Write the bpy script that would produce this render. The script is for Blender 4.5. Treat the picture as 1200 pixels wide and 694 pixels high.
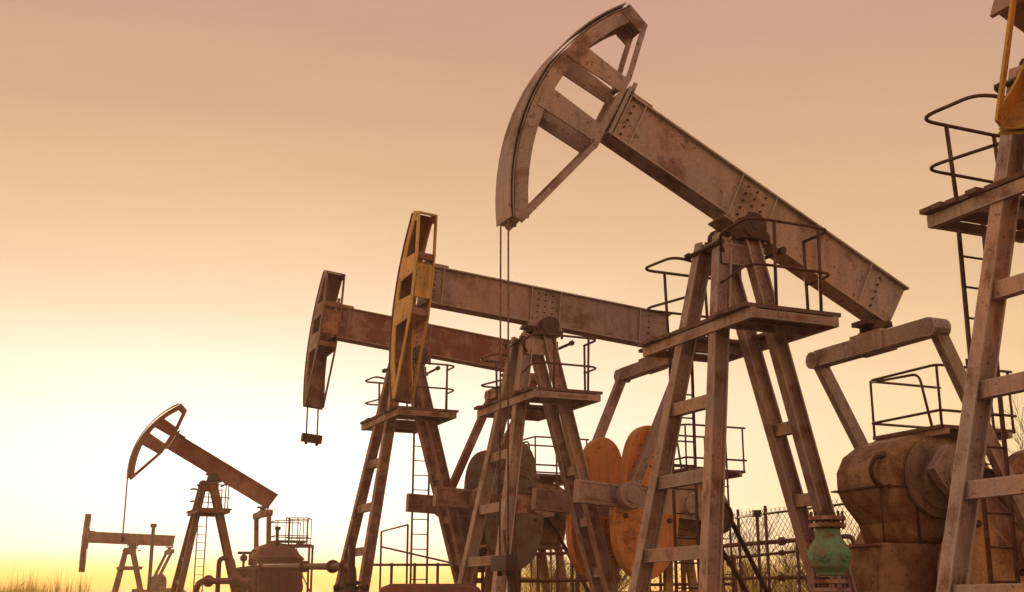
import bpy, math, random
from mathutils import Vector, Matrix, noise as mnoise

random.seed(7)
scene = bpy.context.scene
for o in list(bpy.data.objects):
    bpy.data.objects.remove(o)
R = math.radians

# ------------------------------------------------------------------ camera
HC = 1.3                    # camera height over the datum; the ground lies at GZ
GZ = -0.35
cam_d = bpy.data.cameras.new('camera')
cam = bpy.data.objects.new('camera', cam_d)
scene.collection.objects.link(cam)
cam.location = (0, 0, HC)
cam.rotation_euler = (math.pi / 2 + 0.2545, 0, 0)
cam_d.sensor_width = 36.0
cam_d.lens = 36.0 * 1389.8 / 1200.0
cam_d.clip_start = 0.1
cam_d.clip_end = 6000
scene.camera = cam
scene.render.resolution_x = 1024
scene.render.resolution_y = 592

# ------------------------------------------------------------------ sky and sun
SUN_AZ = R(-13.0)           # to the left of the view axis
SUN_EL = R(4.5)
sun_vec = Vector((math.sin(SUN_AZ) * math.cos(SUN_EL), math.cos(SUN_AZ) * math.cos(SUN_EL), math.sin(SUN_EL)))

world = bpy.data.worlds.new('World')
scene.world = world
world.use_nodes = True
wn, wl = world.node_tree.nodes, world.node_tree.links
wn.clear()


def wnode(t, **kw):
    n = wn.new(t)
    for k, v in kw.items():
        setattr(n, k, v)
    return n


def wmath(op, a, b=None, c=None):
    n = wnode('ShaderNodeMath', operation=op)
    for i, x in enumerate((a, b, c)):
        if x is None:
            continue
        if isinstance(x, (int, float)):
            n.inputs[i].default_value = x
        else:
            wl.new(x, n.inputs[i])
    return n.outputs[0]


def wramp(fac, stops):
    n = wnode('ShaderNodeValToRGB')
    el = n.color_ramp.elements
    while len(el) < len(stops):
        el.new(0.5)
    for e, (p, c) in zip(el, stops):
        e.position = p
        e.color = (*c, 1)
    wl.new(fac, n.inputs[0])
    return n.outputs[0]


def wmix(bt, fac, a, b):
    n = wnode('ShaderNodeMix', data_type='RGBA', blend_type=bt)
    n.clamp_result = False
    for sock, x in ((n.inputs[0], fac), (n.inputs[6], a), (n.inputs[7], b)):
        if isinstance(x, (int, float)):
            sock.default_value = x
        elif isinstance(x, tuple):
            sock.default_value = (*x, 1)
        else:
            wl.new(x, sock)
    return n.outputs[2]


tc = wnode('ShaderNodeTexCoord')
nrm = wnode('ShaderNodeVectorMath', operation='NORMALIZE')
wl.new(tc.outputs['Generated'], nrm.inputs[0])
sep = wnode('ShaderNodeSeparateXYZ')
wl.new(nrm.outputs[0], sep.inputs[0])


def wdot(v):
    n = wnode('ShaderNodeVectorMath', operation='DOT_PRODUCT')
    wl.new(nrm.outputs[0], n.inputs[0])
    n.inputs[1].default_value = v
    return n.outputs['Value']


zc = sep.outputs['Z']
zpos = wmath('MAXIMUM', zc, 0.0)
# dusty evening air: colour by elevation
base = wramp(zpos, [(0.0, (0.82, 0.28, 0.015)), (0.025, (0.87, 0.41, 0.06)), (0.07, (0.88, 0.55, 0.19)),
                    (0.16, (0.80, 0.515, 0.235)), (0.284, (0.71, 0.45, 0.262)), (0.352, (0.655, 0.405, 0.253)), (0.46, (0.58, 0.337, 0.25)),
                    (0.75, (0.47, 0.29, 0.22)), (1.0, (0.40, 0.26, 0.21))])
# the sky grows dimmer away from the sun's side
aw = wnode('ShaderNodeMapRange', interpolation_type='SMOOTHSTEP')
aw.inputs['From Min'].default_value = -0.7
aw.inputs['From Max'].default_value = 0.6
aw.inputs['To Min'].default_value = 0.95
aw.inputs['To Max'].default_value = 1.0
awd = wnode('ShaderNodeVectorMath', operation='DOT_PRODUCT')
wl.new(nrm.outputs[0], awd.inputs[0])
awd.inputs[1].default_value = (math.sin(SUN_AZ), math.cos(SUN_AZ), 0)
wl.new(awd.outputs['Value'], aw.inputs['Value'])
awc = wnode('ShaderNodeCombineXYZ')
for i_ in range(3):
    wl.new(aw.outputs[0], awc.inputs[i_])
base = wmix('MULTIPLY', 1.0, base, awc.outputs[0])
# the bright air round the low sun, wider than it is high
right = (math.cos(SUN_AZ), -math.sin(SUN_AZ), 0)
fwd = (math.sin(SUN_AZ), math.cos(SUN_AZ), 0)
dx = wdot(right)
fr_ = wnode('ShaderNodeMapRange', interpolation_type='SMOOTHSTEP')
fr_.inputs['From Min'].default_value = -0.5
fr_.inputs['From Max'].default_value = 0.5
wl.new(wdot(fwd), fr_.inputs['Value'])
front = fr_.outputs[0]


def glow(ax, az, z0):
    a = wmath('DIVIDE', dx, ax)
    b = wmath('DIVIDE', wmath('SUBTRACT', zc, z0), az)
    s = wmath('ADD', wmath('MULTIPLY', a, a), wmath('MULTIPLY', b, b))
    return wmath('MULTIPLY', wmath('EXPONENT', wmath('MULTIPLY', s, -1.0)), front)


g_core = glow(0.43, 0.135, 0.09)
g_wide = glow(0.80, 0.27, 0.08)
gcol = wramp(zpos, [(0.0, (1.0, 0.33, 0.0)), (0.014, (1.0, 0.60, 0.0)), (0.027, (1.0, 0.88, 0.3)), (0.042, (1.0, 1.0, 0.95)), (1.0, (1.0, 1.0, 1.0))])
sky1 = wmix('ADD', g_core, base, wmix('MULTIPLY', 1.0, gcol, (0.44, 0.66, 0.94)))
sky2 = wmix('ADD', g_wide, sky1, wmix('MULTIPLY', 1.0, gcol, (0.22, 0.155, 0.035)))
nish = wnode('ShaderNodeTexSky', sky_type='NISHITA')
nish.sun_disc = False
nish.sun_elevation = SUN_EL
nish.sun_rotation = SUN_AZ
nish.dust_density = 6.0
nish.air_density = 1.5
# faint uneven veils of high haze, drawn out along the horizon
cmap = wnode('ShaderNodeMapping')
cmap.inputs['Scale'].default_value = (1.3, 1.3, 9.0)
wl.new(nrm.outputs[0], cmap.inputs[0])
cn = wnode('ShaderNodeTexNoise')
cn.inputs['Scale'].default_value = 2.2; cn.inputs['Detail'].default_value = 7; cn.inputs['Roughness'].default_value = 0.55
wl.new(cmap.outputs[0], cn.inputs['Vector'])
veil = wramp(cn.outputs['Fac'], [(0.3, (0.965, 0.955, 0.95)), (0.7, (1.03, 1.035, 1.04))])
sky2 = wmix('MULTIPLY', 1.0, sky2, veil)
nt = wmix('MULTIPLY', 1.0, nish.outputs[0], (0.003, 0.0023, 0.0018))
sky3 = wmix('ADD', 1.0, sky2, nt)
bg = wnode('ShaderNodeBackground')
bg.inputs['Strength'].default_value = 1.0
wl.new(sky3, bg.inputs['Color'])
wo = wnode('ShaderNodeOutputWorld')
wl.new(bg.outputs[0], wo.inputs['Surface'])

sun_d = bpy.data.lights.new('sun', 'SUN')
sun_d.energy = 2.2
sun_d.angle = R(1.5)
sun_d.color = (1.0, 0.66, 0.36)
sun = bpy.data.objects.new('sun', sun_d)
scene.collection.objects.link(sun)
sun.rotation_euler = (-sun_vec).to_track_quat('-Z', 'Y').to_euler()
sun.location = (-20, 60, 30)

vs = scene.view_settings
vs.view_transform = 'Standard'
vs.look = 'None'
vs.exposure = 0.0
vs.gamma = 1.0

# ------------------------------------------------------------------ materials
MATS = {}


def steel(name, col, rust=(0.17, 0.065, 0.035), amt=0.4, rough=0.5, scale=3.0, metal=0.35, dark=(0.085, 0.05, 0.04), edge=False):
    """weathered painted steel: paint, rust blooms, streaks, dirt and fine pitting"""
    m = bpy.data.materials.new(name)
    m.use_nodes = True
    n, l = m.node_tree.nodes, m.node_tree.links
    b = n['Principled BSDF']
    t = n.new('ShaderNodeTexCoord')
    oi = n.new('ShaderNodeObjectInfo')
    add = n.new('ShaderNodeVectorMath'); add.operation = 'ADD'
    mulr = n.new('ShaderNodeVectorMath'); mulr.operation = 'SCALE'; mulr.inputs['Scale'].default_value = 37.0
    cmb = n.new('ShaderNodeCombineXYZ')
    for i in range(3):
        l.new(oi.outputs['Random'], cmb.inputs[i])
    l.new(cmb.outputs[0], mulr.inputs[0])
    l.new(t.outputs['Object'], add.inputs[0]); l.new(mulr.outputs[0], add.inputs[1])

    def nz(sc, det, ro, vec=None):
        x = n.new('ShaderNodeTexNoise')
        x.inputs['Scale'].default_value = sc; x.inputs['Detail'].default_value = det; x.inputs['Roughness'].default_value = ro
        l.new(vec or add.outputs[0], x.inputs['Vector'])
        return x.outputs['Fac']

    def ramp(f, stops):
        r = n.new('ShaderNodeValToRGB')
        e = r.color_ramp.elements
        while len(e) < len(stops):
            e.new(0.5)
        for k, (p, c) in zip(e, stops):
            k.position = p; k.color = (*c, 1)
        l.new(f, r.inputs[0])
        return r.outputs[0]

    def mix(bt, f, a, c):
        x = n.new('ShaderNodeMix'); x.data_type = 'RGBA'; x.blend_type = bt
        for s, v in ((x.inputs[0], f), (x.inputs[6], a), (x.inputs[7], c)):
            if isinstance(v, (int, float)):
                s.default_value = v
            elif isinstance(v, tuple):
                s.default_value = (*v, 1)
            else:
                l.new(v, s)
        return x.outputs[2]
    st = n.new('ShaderNodeMapping'); st.inputs['Scale'].default_value = (1.0, 1.0, 0.16)
    l.new(add.outputs[0], st.inputs['Vector'])
    big = nz(scale, 9, 0.66)
    streak = nz(scale * 4.5, 6, 0.6, st.outputs[0])
    fine = nz(scale * 22, 5, 0.7)
    lo = tuple(c * 0.72 for c in col); hi = tuple(min(1, c * 1.25 + 0.01) for c in col)
    tone = nz(scale * 0.33, 3, 0.5)
    tint = ramp(tone, [(0.32, (0.80, 0.84, 0.90)), (0.5, (1.0, 1.0, 1.0)), (0.68, (1.22, 1.04, 0.82))])
    run_n = nz(scale * 3.1, 5, 0.6, st.outputs[0])
    paint = ramp(fine, [(0.25, lo), (0.75, hi)])
    c0 = 0.62 - amt * 0.34
    rf = ramp(big, [(c0 - 0.05, (0, 0, 0)), (c0 + 0.07, (1, 1, 1))])
    rustc = ramp(fine, [(0.3, tuple(c * 0.55 for c in rust)), (0.7, tuple(c * 1.35 for c in rust))])
    paint = mix('MULTIPLY', 1.0, paint, tint)
    c1 = mix('MIX', rf, paint, rustc)
    of = ramp(run_n, [(0.56, (0, 0, 0)), (0.74, (0.6, 0.6, 0.6))])
    c1 = mix('MIX', of, c1, (min(0.6, rust[0] * 1.35), rust[1] * 1.4, rust[2] * 1.1))
    sf = ramp(streak, [(0.52, (0, 0, 0)), (0.78, (0.55, 0.55, 0.55))])
    c2 = mix('MIX', sf, c1, dark)
    # chips: sharp-edged flakes of primer
    chip = nz(scale * 7, 4, 0.55)
    kf = ramp(chip, [(0.635, (0, 0, 0)), (0.65, (0.8, 0.8, 0.8))])
    c2 = mix('MIX', kf, c2, tuple(c * 0.75 for c in rust))
    if edge:  # golden edge highlights painted into the colour, broken up like worn paint
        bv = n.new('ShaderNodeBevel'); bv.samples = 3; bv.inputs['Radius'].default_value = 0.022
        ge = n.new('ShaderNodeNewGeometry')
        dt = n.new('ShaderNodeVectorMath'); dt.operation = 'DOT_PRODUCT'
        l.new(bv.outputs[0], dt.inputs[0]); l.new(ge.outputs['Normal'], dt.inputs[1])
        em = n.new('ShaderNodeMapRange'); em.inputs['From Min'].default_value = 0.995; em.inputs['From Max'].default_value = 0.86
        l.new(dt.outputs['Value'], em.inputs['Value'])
        edge_light = n.new('ShaderNodeMath'); edge_light.operation = 'MULTIPLY'
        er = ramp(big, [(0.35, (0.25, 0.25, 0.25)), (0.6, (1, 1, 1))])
        l.new(em.outputs[0], edge_light.inputs[0]); l.new(er, edge_light.inputs[1])
        c2 = mix('MIX', edge_light.outputs[0], c2, tuple(min(0.8, c * 1.8 + g_) for c, g_ in zip(col, (0.20, 0.13, 0.06))))
    l.new(c2, b.inputs['Base Color'])
    b.inputs['Metallic'].default_value = metal
    rr = n.new('ShaderNodeMapRange')
    rr.inputs['To Min'].default_value = rough - 0.14; rr.inputs['To Max'].default_value = min(1, rough + 0.25)
    l.new(big, rr.inputs['Value']); l.new(rr.outputs[0], b.inputs['Roughness'])
    bp = n.new('ShaderNodeBump'); bp.inputs['Strength'].default_value = 0.35; bp.inputs['Distance'].default_value = 0.01
    hsum = n.new('ShaderNodeMath'); hsum.operation = 'ADD'
    l.new(fine, hsum.inputs[0]); l.new(big, hsum.inputs[1])
    l.new(hsum.outputs[0], bp.inputs['Height']); l.new(bp.outputs[0], b.inputs['Normal'])
    MATS[name] = m
    return m


def simple(name, c0, c1, scale, rough=0.9, bump=0.4, stretch=None):
    m = bpy.data.materials.new(name)
    m.use_nodes = True
    n, l = m.node_tree.nodes, m.node_tree.links
    b = n['Principled BSDF']
    t = n.new('ShaderNodeTexCoord')
    x = n.new('ShaderNodeTexNoise'); x.inputs['Scale'].default_value = scale; x.inputs['Detail'].default_value = 8; x.inputs['Roughness'].default_value = 0.65
    src = t.outputs['Object']
    if stretch:
        mp = n.new('ShaderNodeMapping'); mp.inputs['Scale'].default_value = stretch
        l.new(src, mp.inputs[0]); src = mp.outputs[0]
    l.new(src, x.inputs['Vector'])
    r = n.new('ShaderNodeValToRGB')
    r.color_ramp.elements[0].position = 0.3; r.color_ramp.elements[0].color = (*c0, 1)
    r.color_ramp.elements[1].position = 0.7; r.color_ramp.elements[1].color = (*c1, 1)
    l.new(x.outputs['Fac'], r.inputs[0]); l.new(r.outputs[0], b.inputs['Base Color'])
    b.inputs['Roughness'].default_value = rough
    bp = n.new('ShaderNodeBump'); bp.inputs['Strength'].default_value = bump; bp.inputs['Distance'].default_value = 0.02
    l.new(x.outputs['Fac'], bp.inputs['Height']); l.new(bp.outputs[0], b.inputs['Normal'])
    MATS[name] = m
    return m


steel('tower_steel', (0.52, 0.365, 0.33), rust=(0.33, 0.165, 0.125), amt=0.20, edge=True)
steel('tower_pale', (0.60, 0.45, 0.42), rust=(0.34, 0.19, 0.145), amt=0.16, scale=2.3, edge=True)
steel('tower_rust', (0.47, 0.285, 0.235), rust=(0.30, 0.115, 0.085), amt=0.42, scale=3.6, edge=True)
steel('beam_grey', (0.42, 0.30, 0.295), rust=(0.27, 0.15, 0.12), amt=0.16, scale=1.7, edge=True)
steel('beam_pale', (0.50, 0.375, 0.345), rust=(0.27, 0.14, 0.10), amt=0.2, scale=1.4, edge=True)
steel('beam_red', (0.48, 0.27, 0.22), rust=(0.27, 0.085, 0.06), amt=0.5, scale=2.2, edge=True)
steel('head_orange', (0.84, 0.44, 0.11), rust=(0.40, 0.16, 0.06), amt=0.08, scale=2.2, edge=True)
steel('head_brown', (0.40, 0.22, 0.15), rust=(0.27, 0.115, 0.07), amt=0.4)
steel('far_red', (0.38, 0.145, 0.08), rust=(0.26, 0.085, 0.045), amt=0.3, scale=1.2)
steel('head_pale', (0.52, 0.385, 0.34), rust=(0.29, 0.15, 0.10), amt=0.22, scale=1.9)
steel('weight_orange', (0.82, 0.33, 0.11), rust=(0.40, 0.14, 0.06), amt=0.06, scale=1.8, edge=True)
steel('weight_grey', (0.235, 0.19, 0.14), rust=(0.2, 0.1, 0.06), amt=0.42)
steel('gear_brown', (0.54, 0.33, 0.18), rust=(0.30, 0.14, 0.07), amt=0.34, scale=1.3)
steel('gear_disc', (0.40, 0.27, 0.185), rust=(0.24, 0.12, 0.07), amt=0.3, scale=2.2)
steel('rail_steel', (0.20, 0.115, 0.085), amt=0.5, scale=6)
steel('pipe_red', (0.25, 0.06, 0.035), amt=0.35, scale=4, metal=0.0, rough=0.6)
steel('tank_red', (0.17, 0.024, 0.018), amt=0.3, scale=1.5, metal=0.0, rough=0.7)
steel('valve_green', (0.19, 0.40, 0.25), rust=(0.27, 0.21, 0.12), amt=0.26, scale=9, metal=0.05)
steel('flange_pale', (0.50, 0.34, 0.30), rust=(0.30, 0.11, 0.085), amt=0.35, scale=9)
steel('dark_iron', (0.10, 0.055, 0.045), rust=(0.13, 0.05, 0.035), amt=0.4, scale=6)
steel('wire_steel', (0.16, 0.10, 0.075), amt=0.3, scale=10)
steel('cable_steel', (0.36, 0.22, 0.17), amt=0.2, scale=10)
simple('deck_wood', (0.15, 0.085, 0.06), (0.34, 0.205, 0.15), 9.0, 0.85, 0.6, (6, 1, 6))
simple('concrete', (0.22, 0.18, 0.15), (0.36, 0.3, 0.25), 3.0, 0.9, 0.4)
simple('soil', (0.10, 0.066, 0.042), (0.21, 0.145, 0.095), 0.6, 0.95, 0.8)
simple('dry_grass', (0.46, 0.32, 0.07), (0.72, 0.56, 0.16), 2.0, 0.9, 0.0)
simple('bark', (0.09, 0.05, 0.035), (0.17, 0.10, 0.07), 12.0, 0.9, 0.5)
for nm in ('dry_grass',):
    nt_ = MATS[nm].node_tree
    b = nt_.nodes['Principled BSDF']
    tl = nt_.nodes.new('ShaderNodeBsdfTranslucent'); mx = nt_.nodes.new('ShaderNodeMixShader'); mx.inputs[0].default_value = 0.78
    nt_.links.new(b.inputs['Base Color'].links[0].from_socket, tl.inputs['Color'])
    nt_.links.new(b.outputs[0], mx.inputs[1]); nt_.links.new(tl.outputs[0], mx.inputs[2])
    nt_.links.new(mx.outputs[0], nt_.nodes['Material Output'].inputs['Surface'])

# ------------------------------------------------------------------ mesh helpers
COL = scene.collection


class MB:
    def __init__(s):
        s.v = []; s.f = []; s.smooth = []

    def add(s, vs_, fs, smooth=False):
        k = len(s.v)
        s.v += [tuple(p) for p in vs_]
        s.f += [tuple(i + k for i in f) for f in fs]
        s.smooth += [smooth] * len(fs)
        return s

    def box(s, c, d, M=None):
        x, y, z = (a / 2 for a in d)
        P = [Vector((sx * x, sy * y, sz * z)) for sz in (-1, 1) for sx, sy in ((-1, -1), (1, -1), (1, 1), (-1, 1))]
        if M:
            P = [M @ p for p in P]
        c = Vector(c)
        return s.add([p + c for p in P], [(3, 2, 1, 0), (4, 5, 6, 7), (0, 1, 5, 4), (1, 2, 6, 5), (2, 3, 7, 6), (3, 0, 4, 7)])

    def bar(s, p0, p1, a, wa, wb, off=(0, 0)):
        """box from p0 to p1; cross-section wa along hint a, wb across it; off shifts the section"""
        p0, p1 = Vector(p0), Vector(p1)
        d = (p1 - p0).normalized()
        a = Vector(a); a = (a - d * a.dot(d)).normalized()
        b = d.cross(a)
        o = a * off[0] + b * off[1]
        P = []
        for p in (p0, p1):
            for sa, sb in ((-1, -1), (1, -1), (1, 1), (-1, 1)):
                P.append(p + o + a * sa * wa / 2 + b * sb * wb / 2)
        return s.add(P, [(3, 2, 1, 0), (4, 5, 6, 7), (0, 1, 5, 4), (1, 2, 6, 5), (2, 3, 7, 6), (3, 0, 4, 7)])

    def ibar(s, p0, p1, a, depth, width, tf=0.018, tw=0.014):
        s.bar(p0, p1, a, tf, width, (depth / 2 - tf / 2, 0))
        s.bar(p0, p1, a, tf, width, (-depth / 2 + tf / 2, 0))
        return s.bar(p0, p1, a, depth - 2 * tf, tw)

    def tube(s, pts, r, n=8, closed=False):
        pts = [Vector(p) for p in pts]
        rs = r if isinstance(r, (list, tuple)) else [r] * len(pts)
        N = len(pts)
        V = []
        prev = None
        for i, p in enumerate(pts):
            if closed:
                t = (pts[(i + 1) % N] - pts[i - 1]).normalized()
            else:
                t = (pts[min(i + 1, N - 1)] - pts[max(i - 1, 0)]).normalized()
            if prev is None:
                a = Vector((0, 0, 1)) if abs(t.z) < 0.9 else Vector((1, 0, 0))
            else:
                a = prev
            a = (a - t * a.dot(t)).normalized()
            prev = a
            b = t.cross(a)
            for k in range(n):
                w = 2 * math.pi * k / n
                V.append(p + (a * math.cos(w) + b * math.sin(w)) * rs[i])
        F = []
        for i in range(N if closed else N - 1):
            j = (i + 1) % N
            for k in range(n):
                F.append((i * n + k, i * n + (k + 1) % n, j * n + (k + 1) % n, j * n + k))
        s.add(V, F, True)
        if not closed:
            k0 = len(s.v) - len(V)
            s.f.append(tuple(k0 + k for k in reversed(range(n)))); s.smooth.append(False)
            s.f.append(tuple(k0 + (N - 1) * n + k for k in range(n))); s.smooth.append(False)
        return s

    def lathe(s, c, axis, prof, n=20):
        """prof: list of (radius, distance along axis)"""
        c = Vector(c); ax = Vector(axis).normalized()
        a = Vector((0, 0, 1)) if abs(ax.z) < 0.9 else Vector((1, 0, 0))
        a = (a - ax * a.dot(ax)).normalized(); b = ax.cross(a)
        V = []; F = []
        for r, h in prof:
            for k in range(n):
                w = 2 * math.pi * k / n
                V.append(c + ax * h + (a * math.cos(w) + b * math.sin(w)) * max(r, 1e-4))
        for i in range(len(prof) - 1):
            for k in range(n):
                F.append((i * n + k, i * n + (k + 1) % n, (i + 1) * n + (k + 1) % n, (i + 1) * n + k))
        F.append(tuple(reversed(range(n)))); F.append(tuple((len(prof) - 1) * n + k for k in range(n)))
        return s.add(V, F)

    def prism(s, poly, ya, yb, fn):
        """polygon of (x, z) extruded in y from ya to yb, mapped by fn(x, y, z)"""
        n = len(poly)
        V = [fn(x, ya, z) for x, z in poly] + [fn(x, yb, z) for x, z in poly]
        F = [tuple(range(n)), tuple(reversed(range(n, 2 * n)))]
        F += [(i, i + n, (i + 1) % n + n, (i + 1) % n) for i in range(n)]
        return s.add(V, F)

    def strip(s, line, w0, w1, ya, yb, fn):
        """a band of a plate following a polyline of (x, z); w0/w1 reach to its left and right"""
        L = []
        N = len(line)
        for i in range(N):
            p = Vector(line[i])
            d0 = (Vector(line[i]) - Vector(line[i - 1])).normalized() if i else None
            d1 = (Vector(line[i + 1]) - Vector(line[i])).normalized() if i < N - 1 else None
            d = ((d0 or d1) + (d1 or d0)).normalized()
            nrm_ = Vector((-d.y, d.x))
            k = 1.0 / max(0.5, nrm_.dot(Vector((-(d0 or d1).y, (d0 or d1).x))))
            L.append((p + nrm_ * w0 * k, p - nrm_ * w1 * k))
        for i in range(N - 1):
            a, b = L[i]; c, d = L[i + 1]
            poly = [tuple(a), tuple(c), tuple(d), tuple(b)]
            V = [fn(x, ya, z) for x, z in poly] + [fn(x, yb, z) for x, z in poly]
            F = [(0, 1, 2, 3), (7, 6, 5, 4), (0, 4, 5, 1), (2, 6, 7, 3)]
            if i == 0:
                F.append((3, 7, 4, 0))
            if i == N - 2:
                F.append((1, 5, 6, 2))
            s.add(V, F)
        return s

    def build(s, name, mat, parent=None, bevel=0.0):
        me = bpy.data.meshes.new(name)
        me.from_pydata(s.v, [], s.f)
        me.polygons.foreach_set('use_smooth', s.smooth)
        me.materials.append(MATS[mat])
        me.update()
        o = bpy.data.objects.new(name, me)
        COL.objects.link(o)
        if parent:
            o.parent = parent
        if bevel:
            md = o.modifiers.new('bevel', 'BEVEL'); md.width = bevel; md.segments = 5 if bevel > 0.1 else 2; md.limit_method = 'ANGLE'
        return o


def tag(o, label=None, cat=None, group=None, kind=None):
    for k, v in (('label', label), ('category', cat), ('group', group), ('kind', kind)):
        if v:
            o[k] = v
    return o


def empty(name, loc, rz=0.0, sc=1.0):
    o = bpy.data.objects.new(name, None)
    COL.objects.link(o)
    o.location = loc; o.rotation_euler = (0, 0, rz); o.scale = (sc, sc, sc)
    o.empty_display_size = 0.3
    return o


def rounded(pts, r, n=5):
    pts = [Vector(p) for p in pts]
    out = [pts[0]]
    for i in range(1, len(pts) - 1):
        a, b, c = pts[i - 1], pts[i], pts[i + 1]
        d0, d1 = (a - b), (c - b)
        rr = min(r, d0.length * 0.45, d1.length * 0.45)
        p, q = b + d0.normalized() * rr, b + d1.normalized() * rr
        for k in range(n + 1):
            t = k / n
            out.append(p * (1 - t) ** 2 + b * 2 * t * (1 - t) + q * t * t)
    out.append(pts[-1])
    return out


# ------------------------------------------------------------------ ground
gm = MB()
G = 60
ext = [-900, -500, -250, -140, -90] + [-60 + 4 * i for i in range(31)] + [90, 140, 250, 500, 900]
for y in ext:
    for x in ext:
        yy = y + 40
        h = 0.09 * mnoise.noise(Vector((x * 0.12, yy * 0.12, 0))) if abs(x) < 100 and abs(yy) < 160 else 0
        gm.v.append((x, yy, GZ + h))
k = len(ext)
for j in range(k - 1):
    for i in range(k - 1):
        gm.f.append((j * k + i, j * k + i + 1, (j + 1) * k + i + 1, (j + 1) * k + i)); gm.smooth.append(True)
tag(gm.build('ground', 'soil'), kind='structure')

# ------------------------------------------------------------------ pumpjacks
TH = 0.4179
ROT = math.pi + TH
UV = Matrix.Rotation(ROT, 3, 'Z')
PITMAN = 2.74
CRANK_R = 1.35


def circ(p0, r0, p1, r1, sign):
    d = math.hypot(p1[0] - p0[0], p1[1] - p0[1])
    if d > r0 + r1:
        t = r0 / (r0 + r1)
        return (p0[0] + (p1[0] - p0[0]) * t, p0[1] + (p1[1] - p0[1]) * t)
    a = (r0 * r0 - r1 * r1 + d * d) / (2 * d)
    h = math.sqrt(max(0, r0 * r0 - a * a))
    ex, ez = (p1[0] - p0[0]) / d, (p1[1] - p0[1]) / d
    return (p0[0] + a * ex - sign * h * ez, p0[1] + a * ez + sign * h * ex)


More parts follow.
